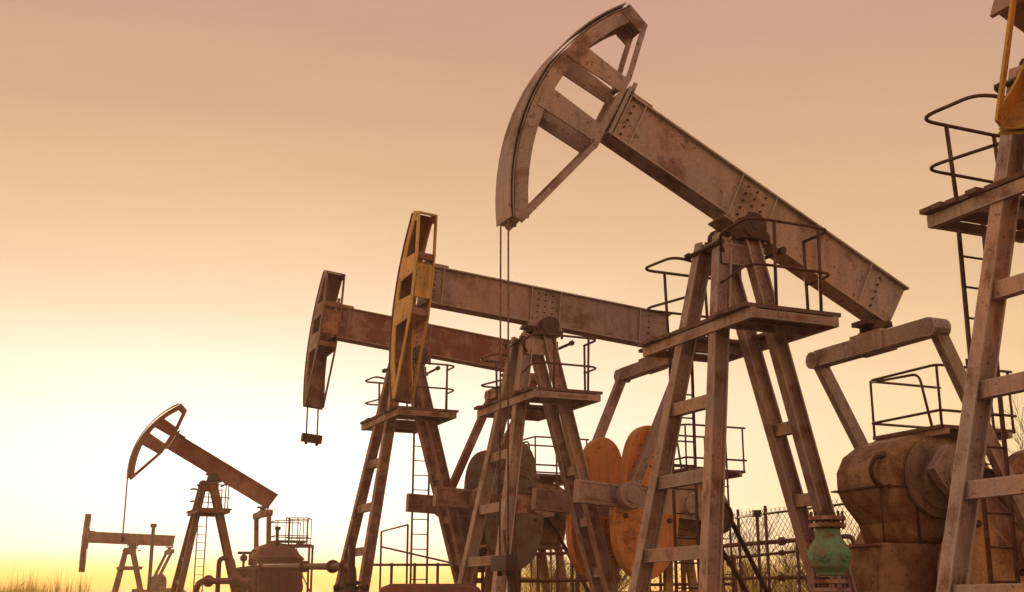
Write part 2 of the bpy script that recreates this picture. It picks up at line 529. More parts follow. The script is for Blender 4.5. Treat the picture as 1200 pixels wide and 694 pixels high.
def pumpjack(P):
    X, Y, dz = P['at']
    sc = P.get('scale', 1.0)
    base_z = GZ
    root = empty('pumpjack', (X, Y, base_z), ROT, sc)
    tag(root, P['label'], 'pumpjack', 'pumpjacks standing in a row')
    det = P.get('detail', 2)
    # Z(h): height over the camera in unit metres -> local height over the ground
    off = P.get('zoff', HC + dz - base_z)
    def Z(h):
        return h + off
    zp, zt = Z(3.25), Z(4.38)
    FU, FV, RU, RV = 0.55, 0.35, 0.288, 0.27

    def legpt(w, h):
        d = 3.279 - h
        if w[0] == 'F':
            u, v = FU + 0.1794 * d, FV + 0.1329 * d
        else:
            u, v = -(RU + 0.2748 * d), RV - 0.0129 * d
        return Vector((u, v if w[1] == 'N' else -v, Z(h)))
    hb = 0.16 - off      # foot height in h
    # concrete footing under the tower and gearbox
    for fu, fl_ in ((0.12, 3.3), (-3.1, 3.0)):
        fm = MB(); fm.box((fu, 0, 0.04), (fl_, 2.6, 0.24)); fm.build('foundation', 'concrete', root)
    tm = P.get('tower', 'tower_steel')
    lw = P.get('legw', 1.0)
    for w in ('FF', 'FN', 'RF', 'RN'):
        m = MB(); a, b = legpt(w, hb), legpt(w, 4.40)
        m.ibar(a, b, (1, 0, 0), 0.20 * lw, 0.145 * lw, 0.02, 0.016)
        m.box(a + Vector((0, 0, 0.012)), (0.42, 0.36, 0.03))
        m.build('leg', tm, root)
    # rungs tying each pair of legs
    for pr, hs in (('F', (2.30, 1.42, 0.56, -0.3)), ('R', (2.1, 1.24, 0.4))):
        for h in hs:
            a, b = legpt(pr + 'F', h), legpt(pr + 'N', h)
            d = (b - a).normalized() * 0.012
            m = MB(); m.bar(a + d, b - d, (0, 0, 1), 0.15, 0.11)
            m.build('rung', tm, root)
    if det > 0:
        for s_ in (1, -1):  # diagonal ties of the tower sides near the ground
            a, b = legpt('F' + ('N' if s_ > 0 else 'F'), hb + 0.25), legpt('R' + ('N' if s_ > 0 else 'F'), hb + 0.25)
            m = MB(); m.bar(a, b, (0, 0, 1), 0.12, 0.08); m.build('tie_beam', tm, root)
    # head plate, saddle and bearing
    m = MB()
    m.box((0.12, 0, Z(4.33)), (0.60, 0.50, 0.05)); m.box((0.12, 0, Z(4.20)), (0.34, 0.36, 0.24))
    m.box((0.12, 0.285, Z(4.16)), (0.62, 0.022, 0.26)); m.box((0.12, -0.285, Z(4.16)), (0.62, 0.022, 0.26))
    m.build('top_plate', tm, root)
    for v in (-0.3, 0.3):
        m = MB()
        m.lathe((0, v - 0.08, Z(4.53)), (0, 1, 0), [(0.05, -0.03), (0.17, -0.03), (0.17, 0.0), (0.15, 0.02), (0.15, 0.14), (0.17, 0.16), (0.17, 0.19), (0.05, 0.19)], 18)
        m.box((0, v, Z(4.415)), (0.40, 0.18, 0.11))
        for du in (-0.26, 0.26):
            m.tube([(du, v, Z(4.34)), (du, v, Z(4.47))], 0.025, 6)
        m.build('saddle_bearing', 'dark_iron', root)
    m = MB()
    m.tube([(0, -0.42, Z(4.53)), (0, 0.42, Z(4.53))], 0.06, 10)
    m.build('pivot_shaft', 'dark_iron', root)
    for du in (0.50, -0.42):
        m = MB()
        m.tube([(du, -0.36, Z(4.27)), (du, 0.36, Z(4.27))], 0.028, 6)
        for v in (-0.36, 0.36):
            m.tube([(du, v - 0.025, Z(4.27)), (du, v + 0.025, Z(4.27))], 0.05, 6)
        m.build('tie_bolt', 'dark_iron', root)
    # service platform: frame beams, planks, kick plates and guard rails
    pu0, pu1, pv = -0.53, 0.72, 1.21
    fr = MB()
    for u in (pu0 + 0.05, pu1 - 0.05):
        fr.bar((u, -pv, zp - 0.07), (u, pv, zp - 0.07), (0, 0, 1), 0.12, 0.07)
    for v in (-pv + 0.02, pv - 0.02, -0.62, 0.62):
        fr.bar((pu0 + 0.09, v, zp - 0.075), (pu1 - 0.09, v, zp - 0.075), (0, 0, 1), 0.10, 0.05)
    fr.build('platform_frame', tm, root)
    npl = 5 if det else 2
    gap = 0.014
    rr = random.Random(X * 13.7)
    w = (pv - 0.47) / npl
    for sgn in (-1, 1):
        for i in range(npl):
            v = sgn * (0.47 + w * (i + 0.5))
            m = MB()
            e = 0.10 + rr.uniform(-0.04, 0.06)
            m.box(((pu0 + pu1) / 2 + rr.uniform(-.02, .02), v, zp + 0.017 + rr.uniform(-0.004, 0.006)), (pu1 - pu0 + e, w - gap, 0.045), Matrix.Rotation(rr.uniform(-.012, .012), 3, 'Z'))
            m.build('plank', 'deck_wood', root)
    for u in (pu1 + 0.02, pu0 - 0.02):    # narrow walk boards past the tower
        m = MB()
        m.box((u + (-.11 if u > 0 else .11), 0, zp + 0.02), (0.2, 0.90, 0.045))
        m.build('plank', 'deck_wood', root)
    # guard rails: a rounded two-rail hoop round each end
    if det > 0:
        for sgn in (-1, 1):
            m = MB()
            e = sgn * (pv - 0.04)
            hh = P.get('rail', 0.92)
            for h, ri in ((hh, 0.02), (hh * 0.48, 0.018)):
                pts = [(0.36, sgn * 0.24, zp + h * 0.86), (0.62, sgn * 0.50, zp + h), (0.70, e + sgn * .05, zp + h), (-0.50, e + sgn * .05, zp + h), (-0.50, sgn * 0.66, zp + h)]
                if h < 0.6:
                    pts = [(0.50, sgn * 0.34, zp + h)] + pts[2:]
                m.tube(rounded(pts, 0.22, 6), ri, 6)
            for u, v in ((0.33, e), (-0.30, e), (-0.50, sgn * 0.68)):
                m.tube([(u, v, zp), (u, v + (sgn * .05 if v == e else 0), zp + hh)], 0.022, 6)
            m.build('guard_rail', 'rail_steel', root)
        # ladder at the far end
        m = MB()
        u0, u1 = P.get('ladder', (0.26, -0.08))
        vv = -pv - 0.06
        lean = 0.02
        for u in (u0, u1):
            m.tube([(u, vv - 0.05, 0.0), (u, vv, zp + 0.05)], 0.024, 6)
        k_ = int((zp - 0.2) / 0.31)
        for i in range(k_):
            z = 0.3 + i * 0.31
            m.tube([(u0, vv - 0.05 * (1 - z / zp), z), (u1, vv - 0.05 * (1 - z / zp), z)], 0.012, 5)
        m.build('ladder', 'rail_steel', root)
    # ------------------------------------------------ walking beam (pivots about h = 4.53)
    t = R(P['tilt'])
    ct, st = math.cos(t), math.sin(t)

    def B(x, y, z):
        return (x * ct - z * st, y, Z(4.53) + x * st + z * ct)
    f, r_ = P.get('front', 2.1), P.get('rear', 2.52)
    bw, bh, bc = 0.30, P.get('depth', 0.66), 0.41
    bm = P.get('beam', 'beam_grey')
    m = MB()
    cut = 0.06
    web = [(f, bc - bh / 2 + 0.024), (f, bc + bh / 2 - 0.024), (-r_, bc + bh / 2 - 0.024), (-r_ + cut, bc - bh / 2 + 0.024)]
    m.prism(web, -0.10, 0.10, B)
    m.prism([(f + .02, bc + bh / 2 - 0.024), (f + .02, bc + bh / 2), (-r_ - .03, bc + bh / 2), (-r_ - .03, bc + bh / 2 - 0.024)], -bw / 2, bw / 2, B)
    m.prism([(f + .02, bc - bh / 2), (f + .02, bc - bh / 2 + 0.024), (-r_ + cut - .03, bc - bh / 2 + 0.024), (-r_ + cut - .03, bc - bh / 2)], -bw / 2, bw / 2, B)
    for x in (f - 0.03, f - 0.26, 0.28, -0.28, -1.9):
        for s_ in (-1, 1):
            m.prism([(x - 0.008, bc - bh / 2 + 0.024), (x + 0.008, bc - bh / 2 + 0.024), (x + 0.008, bc + bh / 2 - 0.024), (x - 0.008, bc + bh / 2 - 0.024)], s_ * 0.1, s_ * 0.142, B)
    m.prism([(-0.34, 0.0), (0.34, 0.0), (0.30, bc - bh / 2), (-0.30, bc - bh / 2)], -0.19, 0.19, B)
    wb = m.build('walking_beam', bm, root)
    if det > 1:
        for s_ in (-1, 1):
            m = MB()
            for x in (f - 0.12, 0.14, 0.0, -0.14, -2.1):
                for z in (-0.22, -0.11, 0.0, 0.11, 0.22):
                    a, b = B(x, s_ * 0.1, bc + z), B(x, s_ * 0.118, bc + z)
                    m.tube([a, b], 0.017, 6)
            o_ = m.build('bolt', 'dark_iron', wb); o_['kind'] = 'stuff'
    # end plate, hinge pins
    m = MB()
    m.prism([(f + 0.022, bc - bh / 2 - 0.03), (f + 0.06, bc - bh / 2 - 0.03), (f + 0.06, bc + bh / 2 + 0.05), (f + 0.022, bc + bh / 2 + 0.05)], -0.2, 0.2, B)
    m.prism([(f - 0.34, bc + bh / 2 + .002), (f + 0.02, bc + bh / 2 + .002), (f + 0.02, bc + bh / 2 + 0.05), (f - 0.34, bc + bh / 2 + 0.05)], -0.12, 0.12, B)
    for s_ in (-1, 1):
        a, b = B(f + 0.0, s_ * 0.16, bc + bh / 2), B(f + 0.0, s_ * 0.16, bc + bh / 2 + 0.14)
        m.tube([a, b], 0.03, 8)
    m.build('end_plate', bm, root)
    # ------------------------------------------------ horsehead
    hm = P.get('head', 'head_brown')
    swing = R(P.get('swing', 0))
    hx = 2.1
    cs, sn = math.cos(swing), math.sin(swing)
    hpx, hpy = (f + 0.09, 0.0) if not P.get('swing') else P.get('hinge', (f + 0.10, 0.22))

    def Hd(x, y, z):
        k_h = P.get('hs', 1.0)
        dx_, y_ = (x - hx) * k_h, y
        z = bc * 0.25 + (z - bc * 0.25) * k_h
        return B(hpx + dx_ * cs + y_ * sn, hpy - dx_ * sn + y_ * cs, z + P.get('hz', 0))
    RA = 3.12
    a0, a1 = R(-31.5), R(34.5)
    na = 22
    arc = [(RA * math.cos(a0 + (a1 - a0) * i / na), RA * math.sin(a0 + (a1 - a0) * i / na)) for i in range(na + 1)]
    hw = P.get('headw', 0.19)
    tip, top = arc[0], arc[-1]
    chord = [(tip[0] - 0.10, tip[1] + 0.02), (hx + 0.05, bc - 0.62), (hx + 0.03, bc + 0.48), (top[0] - 0.33, top[1] - 0.08)]
    m = MB()
    m.strip(arc, -0.012, 0.03, -hw - 0.012, hw + 0.012, Hd)     # curved face plate
    m.strip([(x * (RA - 0.03) / RA, z * (RA - 0.03) / RA) for x, z in (arc[0], arc[-1])][:1] + [(x * (RA - .03) / RA, z * (RA - .03) / RA) for x, z in arc[1:]], -0.0, 0.012, -hw, hw, Hd)
    hd = m.build('horsehead', P.get('face', hm), root)
    for s_ in (1, -1):
        m = MB()
        y0, y1 = s_ * (hw - 0.022), s_ * hw
        inner = [(x * (RA - 0.045) / RA, z * (RA - 0.045) / RA) for x, z in arc]
        # arc band of the side plate
        outer = inner
        inn = [(x * (RA - 0.045 - 0.17) / RA, z * (RA - 0.045 - 0.17) / RA) for x, z in arc]
        for i in range(na):
            m.prism([outer[i], outer[i + 1], inn[i + 1], inn[i]], y0, y1, Hd)
        e = s_ * 0.003
        sl = P.get('slim', 1.0)
        m.strip(chord, 0.055 * sl, 0.055 * sl, y0 + e, y1 + e, Hd)
        m.prism([(top[0] - 0.37, top[1] - 0.10), (top[0] - 0.05, top[1] - 0.0), (top[0] + 0.02, top[1] - 0.13), (top[0] - 0.36, top[1] - 0.24)], y0 + 2 * e, y1 + 2 * e, Hd)

        def arcx(z):
            return math.sqrt((RA - 0.10) ** 2 - z * z)
        for za, zb in ((bc + 0.33 - 0.17 * sl, bc + 0.33 + 0.17 * sl), (bc - 0.46 - 0.2 * sl, bc - 0.46 + 0.2 * sl)):
            m.prism([(hx + 0.04, za), (arcx(za), za - 0.02), (arcx(zb), zb + 0.05), (hx + 0.04, zb)], y0 + 3 * e, y1 + 3 * e, Hd)
        m.build('side_plate', hm, hd)
    m = MB()
    m.prism([(top[0] - 0.36, top[1] - 0.10), (top[0] - 0.02, top[1] + 0.015), (top[0] - 0.03, top[1] + 0.04), (top[0] - 0.37, top[1] - 0.07)], -hw - .004, hw + .004, Hd)
    m.build('top_cap', hm, hd)
    for z in (bc + 0.45, bc - 0.55):
        m = MB()
        m.prism([(hx + 0.0, z - 0.06), (hx + 0.06, z - 0.06), (hx + 0.06, z + 0.06), (hx + 0.0, z + 0.06)], -hw + .03, hw - .03, Hd)
        m.build('cross_brace', P.get('face', hm), hd)
    m = MB()
    m.prism([(hx - 0.02, bc - 0.3), (hx + 0.02, bc - 0.3), (hx + 0.02, bc + 0.3), (hx - 0.02, bc + 0.3)], -hw + .03, hw - .03, Hd)
    m.build('cross_brace', hm, hd)
    if P.get('hz'):
        m = MB(); m.bar(B(f + .07, 0.1, bc), Hd(hx + .1, 0, bc), (0, 0, 1), 0.3, 0.1); m.build('hinge_bracket', bm, root)
    # ------------------------------------------------ bridle cables and carrier bar
    cab = P.get('cable')
    if cab is not None:
        m = MB()
        drop = cab
        ends = []
        for y in (-0.11, 0.11):
            pts = [Hd(x * 1.006, y, z) for x, z in reversed(arc)]
            e = Vector(pts[-1])
            ang = math.atan2(arc[0][1], arc[0][0]) + t
            if not P.get('swing') and ang < 0:
                # tangent leaves the arc where it is upright
                pts = pts
            q = Vector((e.x, e.y, e.z - drop))
            m.tube(pts + [q], P.get('cabler', 0.016), 6)
            ends.append(q)
        m.build('bridle_cable', 'cable_steel', hd)
        c = (ends[0] + ends[1]) / 2
        ax = (ends[1] - ends[0]).normalized()
        m = MB()
        m.bar(c - ax * 0.2, c + ax * 0.2, (0, 0, 1), 0.16, 0.13)
        for q in ends:
            m.tube([q + Vector((0, 0, -0.13)), q + Vector((0, 0, 0.02))], 0.03, 6)
        m.build('carrier_bar', P.get('carrier', 'dark_iron'), hd)
        if P.get('rod'):
            m = MB()
            m.tube([c + Vector((0, 0, 0.35)), Vector((3.1, 0, Z(P['rod'])))], 0.017, 6)
            m.build('polished_rod', 'wire_steel', root)
    # ------------------------------------------------ tail bearing, equalizer, pitmans
    tail = B(-r_ + 0.26, 0, bc - bh / 2 - 0.02)
    eqz = tail[2] - 0.30
    eqc = (tail[0], eqz)
    m = MB()
    m.box((tail[0], 0, tail[2] - 0.04), (0.42, 0.30, 0.06))
    for y in (-0.13, 0.13):
        m.box((tail[0], y, tail[2] - 0.17), (0.16, 0.05, 0.24))
    m.lathe((tail[0], -0.2, tail[2] - 0.19), (0, 1, 0), [(0.03, 0), (0.09, 0.0), (0.09, 0.4), (0.03, 0.4)], 14)
    m.build('tail_bearing', 'dark_iron', root)
    m = MB()
    EL = 1.10
    m.bar((eqc[0], -EL, eqz), (eqc[0], EL, eqz), (0, 0, 1), 0.22, 0.20)
    m.box((eqc[0], 0, eqz + 0.01), (0.26, 0.6, 0.26))
    for s_ in (-1, 1):
        m.lathe((eqc[0] - 0.13, s_ * (EL + 0.03), eqz - 0.02), (1, 0, 0), [(0.03, 0), (0.12, 0.0), (0.12, 0.26), (0.03, 0.26)], 14)
    m.build('equalizer', bm, root)
    shaft = (-2.46, Z(1.52))
    pin = circ(shaft, CRANK_R, eqc, P.get('pitman', PITMAN), P.get('side', -1))
    for s_ in (-1, 1):
        m = MB()
        a, b = Vector((eqc[0], s_ * (EL + 0.03), eqz - 0.02)), Vector((pin[0], s_ * 1.06, pin[1]))
        m.bar(a, b, (1, 0, 0), 0.17, 0.12)
        m.lathe(b + Vector((0, -0.10, 0)), (0, 1, 0), [(0.04, 0), (0.21, 0.0), (0.23, 0.03), (0.23, 0.17), (0.21, 0.2), (0.13, 0.2), (0.13, 0.23), (0.05, 0.23)], 20)
        m.build('pitman', bm, root)
    # ------------------------------------------------ cranks with counterweights
    ca = math.atan2(pin[1] - shaft[1], pin[0] - shaft[0])
    cc, sc_ = math.cos(ca), math.sin(ca)

    def K(x, y, z):
        return (shaft[0] + x * cc - z * sc_, y, shaft[1] + x * sc_ + z * cc)
    wm = P.get('weight', 'weight_grey')
    flip = 1 if cc >= -0.2 else -1
    for s_ in (-1, 1):
        y0, y1 = s_ * 0.72, s_ * 0.90
        m = MB()
        Lc = 2.24
        h2 = 0.185
        m.prism([(-0.34, -0.2), (-0.34, 0.2), (-0.1, 0.25), (0.25, 0.25), (0.5, h2), (Lc, h2), (Lc, -h2), (0.5, -h2), (0.25, -0.25), (-0.1, -0.25)], s_ * 0.74, s_ * 0.875, K)
        for za, zb in ((h2 - 0.035, h2), (-h2, -h2 + 0.035)):   # flanges of the crank arm
            m.prism([(0.5, za), (0.5, zb), (Lc, zb), (Lc, za)], s_ * 0.877, s_ * 0.90, K)
        m.prism([(Lc - .04, -h2 + .036), (Lc - .04, h2 - .036), (Lc, h2 - .036), (Lc, -h2 + .036)], s_ * 0.877, s_ * 0.90, K)
        m.lathe(K(0, s_ * 0.68 if s_ > 0 else -0.95, 0), (0, 1, 0), [(0.05, 0), (0.2, 0.0), (0.2, 0.27), (0.05, 0.27)], 18)
        crank = m.build('crank', tm, root)
        cx = P.get('cwx', 0.93)
        # upper lobe
        for sg, ww, hh_, yo in ((1, 0.44, 1.06, 0), (-1, 0.62, 1.14, 0)):
            sgn = sg * flip
            pts = []
            n_ = 16
            for i in range(n_ + 1):
                w_ = math.pi * i / n_
                x = cx + ww * math.cos(w_) * (1.0)
                z = h2 + 0.004 + (hh_ - 0.0) * (abs(math.sin(w_)) ** (0.62 if sg > 0 else 0.8))
                pts.append((x, sgn * z))
            m = MB()
            m.prism(pts, s_ * 0.70, s_ * 0.925, K)
            rim = [(cx + (x - cx) * 0.80, sgn * (h2 + 0.06) + (z - sgn * h2) * 0.80) for x, z in pts]
            cw = m.build('counterweight', wm, crank, bevel=0.02)
            if det > 1 and s_ > 0 or det > 1:
                m = MB()
                fy = s_ * 0.926
                for (bx_, bz) in ((cx, 0.72), (cx - 0.3 * ww / .44, 0.12), (cx + 0.3 * ww / .44, 0.12)):
                    c_ = K(bx_, fy, sgn * (h2 + bz * hh_))
                    m.lathe(Vector(c_) - Vector((0, 0.03, 0)), (0, 1, 0), [(0.02, 0), (0.045, 0), (0.045, 0.06), (0.02, 0.06)], 6)
                m.build('bolt', 'dark_iron', cw)
                if sg > 0:
                    m = MB()
                    for q in (0.34, 0.50):
                        arcp = [K(cx - 0.26 + 0.5 * (i / 8), fy + s_ * 0.004, sgn * (h2 + (q + 0.12 * math.sin(math.pi * (0.15 + 0.5 * i / 8))) * hh_ - 0.1)) for i in range(9)]
                        m.tube(arcp, 0.022, 5)
                    m.build('raised_rib', wm, cw)
    # ------------------------------------------------ gearbox on its pedestal
    m = MB()
    def Gx(x, y, z):
        return (x, y, Z(z))
    body0 = [(-1.02, 1.38), (-1.03, 1.64), (-1.18, 1.84), (-1.45, 1.97), (-1.80, 2.06), (-2.40, 2.09), (-2.95, 2.02), (-3.35, 1.84), (-3.52, 1.60), (-3.50, 1.36), (-3.25, 1.08), (-3.16, 0.72), (-1.52, 0.72), (-1.42, 0.98), (-1.16, 1.20)]
    body = [(-1.62 + (x + 1.02) * 0.76, z) for x, z in body0]
    m.prism(body, -0.46, 0.46, Gx)
    g = m.build('gearbox', P.get('gear', 'gear_brown'), root, bevel=0.15)
    m = MB()
    m.box((-2.54, 0, Z(1.40)), (1.90, 0.95, 0.022))
    for s_ in (-1, 1):
        m.box((-2.13, s_ * 0.47, Z(1.05)), (0.022, 0.03, 0.68))
        for i in range(7):
            m.tube([(-3.4 + i * 0.28, s_ * 0.472, Z(1.375)), (-3.4 + i * 0.28, s_ * 0.472, Z(1.425))], 0.016, 6)
    m.build('split_flange', 'dark_iron', g)
    for s_ in (-1, 1):
        m = MB()
        m.lathe((-2.46, s_ * 0.49, Z(1.52)), (0, s_, 0), [(0.05, 0), (0.50, 0), (0.49, 0.05), (0.40, 0.06), (0.39, 0.10), (0.30, 0.11), (0.29, 0.15), (0.18, 0.155), (0.17, 0.2), (0.1, 0.2), (0.1, 0.3), (0.02, 0.3)], 28)
        m.build('bearing_cover', 'gear_disc', g)
    m = MB()
    m.tube(rounded([(-1.95, 0.40, Z(1.80)), (-1.60, 0.40, Z(1.76)), (-1.50, 0.40, Z(1.60)), (-1.57, 0.40, Z(1.42)), (-1.8, 0.40, Z(1.40))], 0.1), 0.03, 6)
    m.tube([(-1.62, 0.42, Z(1.40)), (-1.62, 0.42, Z(0.7))], 0.012, 5)
    m.build('oil_pipe', 'dark_iron', g)
    m = MB()
    if P.get('solid'):
        m.prism([(-1.30, -off + .16), (-1.55, 0.72), (-3.15, 0.72), (-3.5, -off + .16)], -0.46, -0.40, Gx)
        m.prism([(-1.30, -off + .16), (-1.55, 0.72), (-3.15, 0.72), (-3.5, -off + .16)], 0.40, 0.46, Gx)
        m.prism([(-1.29, -off + .16), (-1.54, 0.70), (-1.60, 0.70), (-1.36, -off + .16)], -0.40, 0.40, Gx)
        m.prism([(-3.45, -off + .16), (-3.1, 0.70), (-3.16, 0.70), (-3.51, -off + .16)], -0.40, 0.40, Gx)
        m.box((-2.3, 0, Z(0.70)), (1.66, 0.93, 0.03))
    else:
        for s_ in (-1, 1):
            for ub, ut in ((-1.34, -1.62), (-2.1, -2.2), (-3.45, -3.12)):
                m.bar((ub, s_ * 0.44, 0.14), (ut, s_ * 0.40, Z(0.70)), (1, 0, 0), 0.14, 0.10)
            m.bar((-1.45, s_ * 0.43, Z(0.05)), (-3.30, s_ * 0.43, Z(0.05)), (0, 0, 1), 0.09, 0.06)
        m.box((-2.35, 0, Z(0.71)), (1.75, 0.95, 0.05))
    m.build('pedestal', P.get('gear', 'gear_brown'), root)
    for s_ in (-1, 1):
        m = MB()
        m.ibar((2.0, s_ * 0.62, 0.27), (-5.6, s_ * 0.62, 0.27), (0, 0, 1), 0.22, 0.16)
        m.build('skid_beam', tm, root)
    # inspection deck over the gearbox
    if det > 0:
        zd = Z(2.14)
        for i in range(4):
            m = MB()
            m.box((-3.1, -0.48 + i * 0.32, zd + 0.02), (1.25, 0.30, 0.045))
            m.build('plank', 'deck_wood', root)
        for u in (-2.55, -3.6):
            m = MB()
            m.bar((u, -0.66, zd - 0.04), (u, 0.66, zd - 0.04), (0, 0, 1), 0.07, 0.06)
            m.build('deck_bearer', tm, root)
        m = MB()
        for h in (0.80, 0.22):
            m.tube(rounded([(-3.75, 0.64, zd + h), (-2.48, 0.64, zd + h), (-2.48, -0.64, zd + h), (-3.75, -0.64, zd + h)], 0.12 if h > .5 else .05), 0.018, 6)
        m.tube(rounded([(-2.50, -0.62, zd + 0.78), (-2.50, 0.30, zd + 0.74), (-2.5, 0.46, zd)], 0.12), 0.018, 6)
        for u, v in ((-2.50, 0.62), (-2.50, -0.62), (-3.7, 0.62), (-3.7, -0.62)):
            m.tube([(u, v, zd), (u, v, zd + 0.80)], 0.018, 6)
        m.build('deck_rail', 'rail_steel', root)
        m = MB()
        for u in (-2.95, -3.28):
            m.tube([(u, 0.75, 0.1), (u, 0.69, zd + 0.9)], 0.02, 6)
        for i in range(12):
            m.tube([(-2.95, 0.74, 0.35 + i * .3), (-3.28, 0.74, 0.35 + i * .3)], 0.011, 5)
        m.build('deck_ladder', 'rail_steel', root)
        # drive: belt pulley on the gearbox, guard and electric motor at the tail of the skid
        m = MB()
        m.lathe((-3.0, 0.62, Z(1.34)), (0, 1, 0), [(0.04, 0), (0.30, 0), (0.30, 0.2), (0.27, 0.2), (0.27, 0.16), (0.1, 0.16), (0.1, 0.22), (0.03, 0.22)], 22)
        m.build('pulley', 'dark_iron', root)
        a, b = Vector((-3.0, 0.72, Z(1.34))), Vector((-4.55, 0.72, 0.62))
        d = (b - a).normalized()
        for o_ in (0.24, -0.24):
            nn = Vector((-d.z, 0, d.x)) * o_
            m = MB()
            m.bar(a + nn, b + nn * 0.5, (0, 1, 0), 0.13, 0.02)
            m.build('drive_belt', 'dark_iron', root)
        m = MB()
        m.lathe((-4.55, 0.15, 0.62), (0, 1, 0), [(0.05, -0.55), (0.22, -0.55), (0.26, -0.5), (0.26, 0.2), (0.22, 0.25), (0.06, 0.25), (0.06, 0.45), (0.14, 0.45), (0.14, 0.65), (0.03, 0.65)], 20)
        for i in range(9):
            m.lathe((-4.55, 0.15, 0.62), (0, 1, 0), [(0.2, -0.44 + i * .075), (0.285, -0.44 + i * .075), (0.285, -0.42 + i * .075), (0.2, -0.42 + i * .075)], 20)
        m.box((-4.55, -0.03, 0.40), (0.6, 0.8, 0.05)); m.box((-4.55, 0.0, 0.93), (0.22, 0.26, 0.14))
        m.build('motor', 'gear_brown', root)
    return root


UNITS = [
    dict(at=(5.138, 10.067, 0.3865), tilt=23, front=0.72, swing=150, hinge=(0.96, 0.50), hz=0.36, rail=1.0, tower='tower_pale', head='head_orange', weight='weight_orange', detail=2, ladder=(0.25, -0.08),
         label='nearest pumpjack at the right edge, cut off by the frame with an orange horsehead'),
    dict(at=(2.8387, 14.3155, 0.0), solid=True, tilt=26, cable=3.85, slim=0.62, rod=-0.2, detail=2, side=1, pitman=3.02, rail=1.05, cabler=0.011, tower='tower_steel', head='head_pale', beam='beam_pale', weight='gear_brown',
         label='large pumpjack with its horsehead raised high at the upper centre'),
    dict(at=(0.5081, 20.3254, 0.13), tilt=4.7, front=2.20, swing=90, hinge=(2.33, 0.24), hs=0.97, headw=0.165, face='head_brown', head='head_orange', beam='beam_grey', weight='weight_orange', detail=2,
         label='pumpjack with a yellow-orange horsehead turned aside and orange counterweights'),
    dict(at=(-2.0538, 24.154, 0.438), tilt=5.6, front=1.76, swing=90, hinge=(1.88, 0.20), hs=0.83, tower='tower_rust', head='head_brown', beam='beam_red', weight='weight_grey', cwx=0.52, cable=0.62, detail=2, ladder=(-0.5, -0.86),
         label='pumpjack with a rust-red beam and brown horsehead holding a small hanging bar'),
    dict(at=(-11.70, 46.72, 0.256), tilt=28.5, pitman=3.0, cable=2.3, rod=0.0, detail=1, head='far_red', beam='far_red', weight='weight_grey', tower='far_red', legw=1.15,
         label='small distant pumpjack with its horsehead raised, in the white glow'),
    dict(at=(-28.2, 90.0, 0.0), scale=1.22, zoff=3.75 + 0.0 - 0.35, tilt=1.5, front=2.62, rear=2.45, swing=90, hinge=(2.75, 0.3), detail=0, head='far_red', beam='far_red', weight='weight_grey', tower='far_red', headw=0.16, legw=1.3,
         label='smallest and farthest pumpjack, a plain T-shaped silhouette at lower left'),
]
# smallest unit: its pivot must stand 4.21 m over the camera
UNITS[5]['zoff'] = (4.21 + HC - GZ) / 1.22 - 4.53
for P in UNITS:
    pumpjack(P)


def world_pt(k, u, v, z):
    X, Y, dz = UNITS[k]['at']
    q = UV @ Vector((u, v, 0))
    return Vector((X + q.x, Y + q.y, z + HC + dz))


def ray(x, y, Y):
    """point at depth Y that stands where the photograph shows pixel (x, y)"""
    f, p = 1389.8, 0.2545
    a, b = (x - 600) / f, -(y - 347) / f
    c, s = math.cos(p), math.sin(p)
    d = Vector((a, c - b * s, s + b * c))
    d *= Y / d.y
    return Vector((d.x, d.y, d.z + HC))


# ------------------------------------------------------------------ wellheads
def flange(m, c, r, h, n=20):
    m.lathe(c, (0, 0, 1), [(r * 0.5, 0), (r, 0), (r, h), (r * 0.5, h)], n)


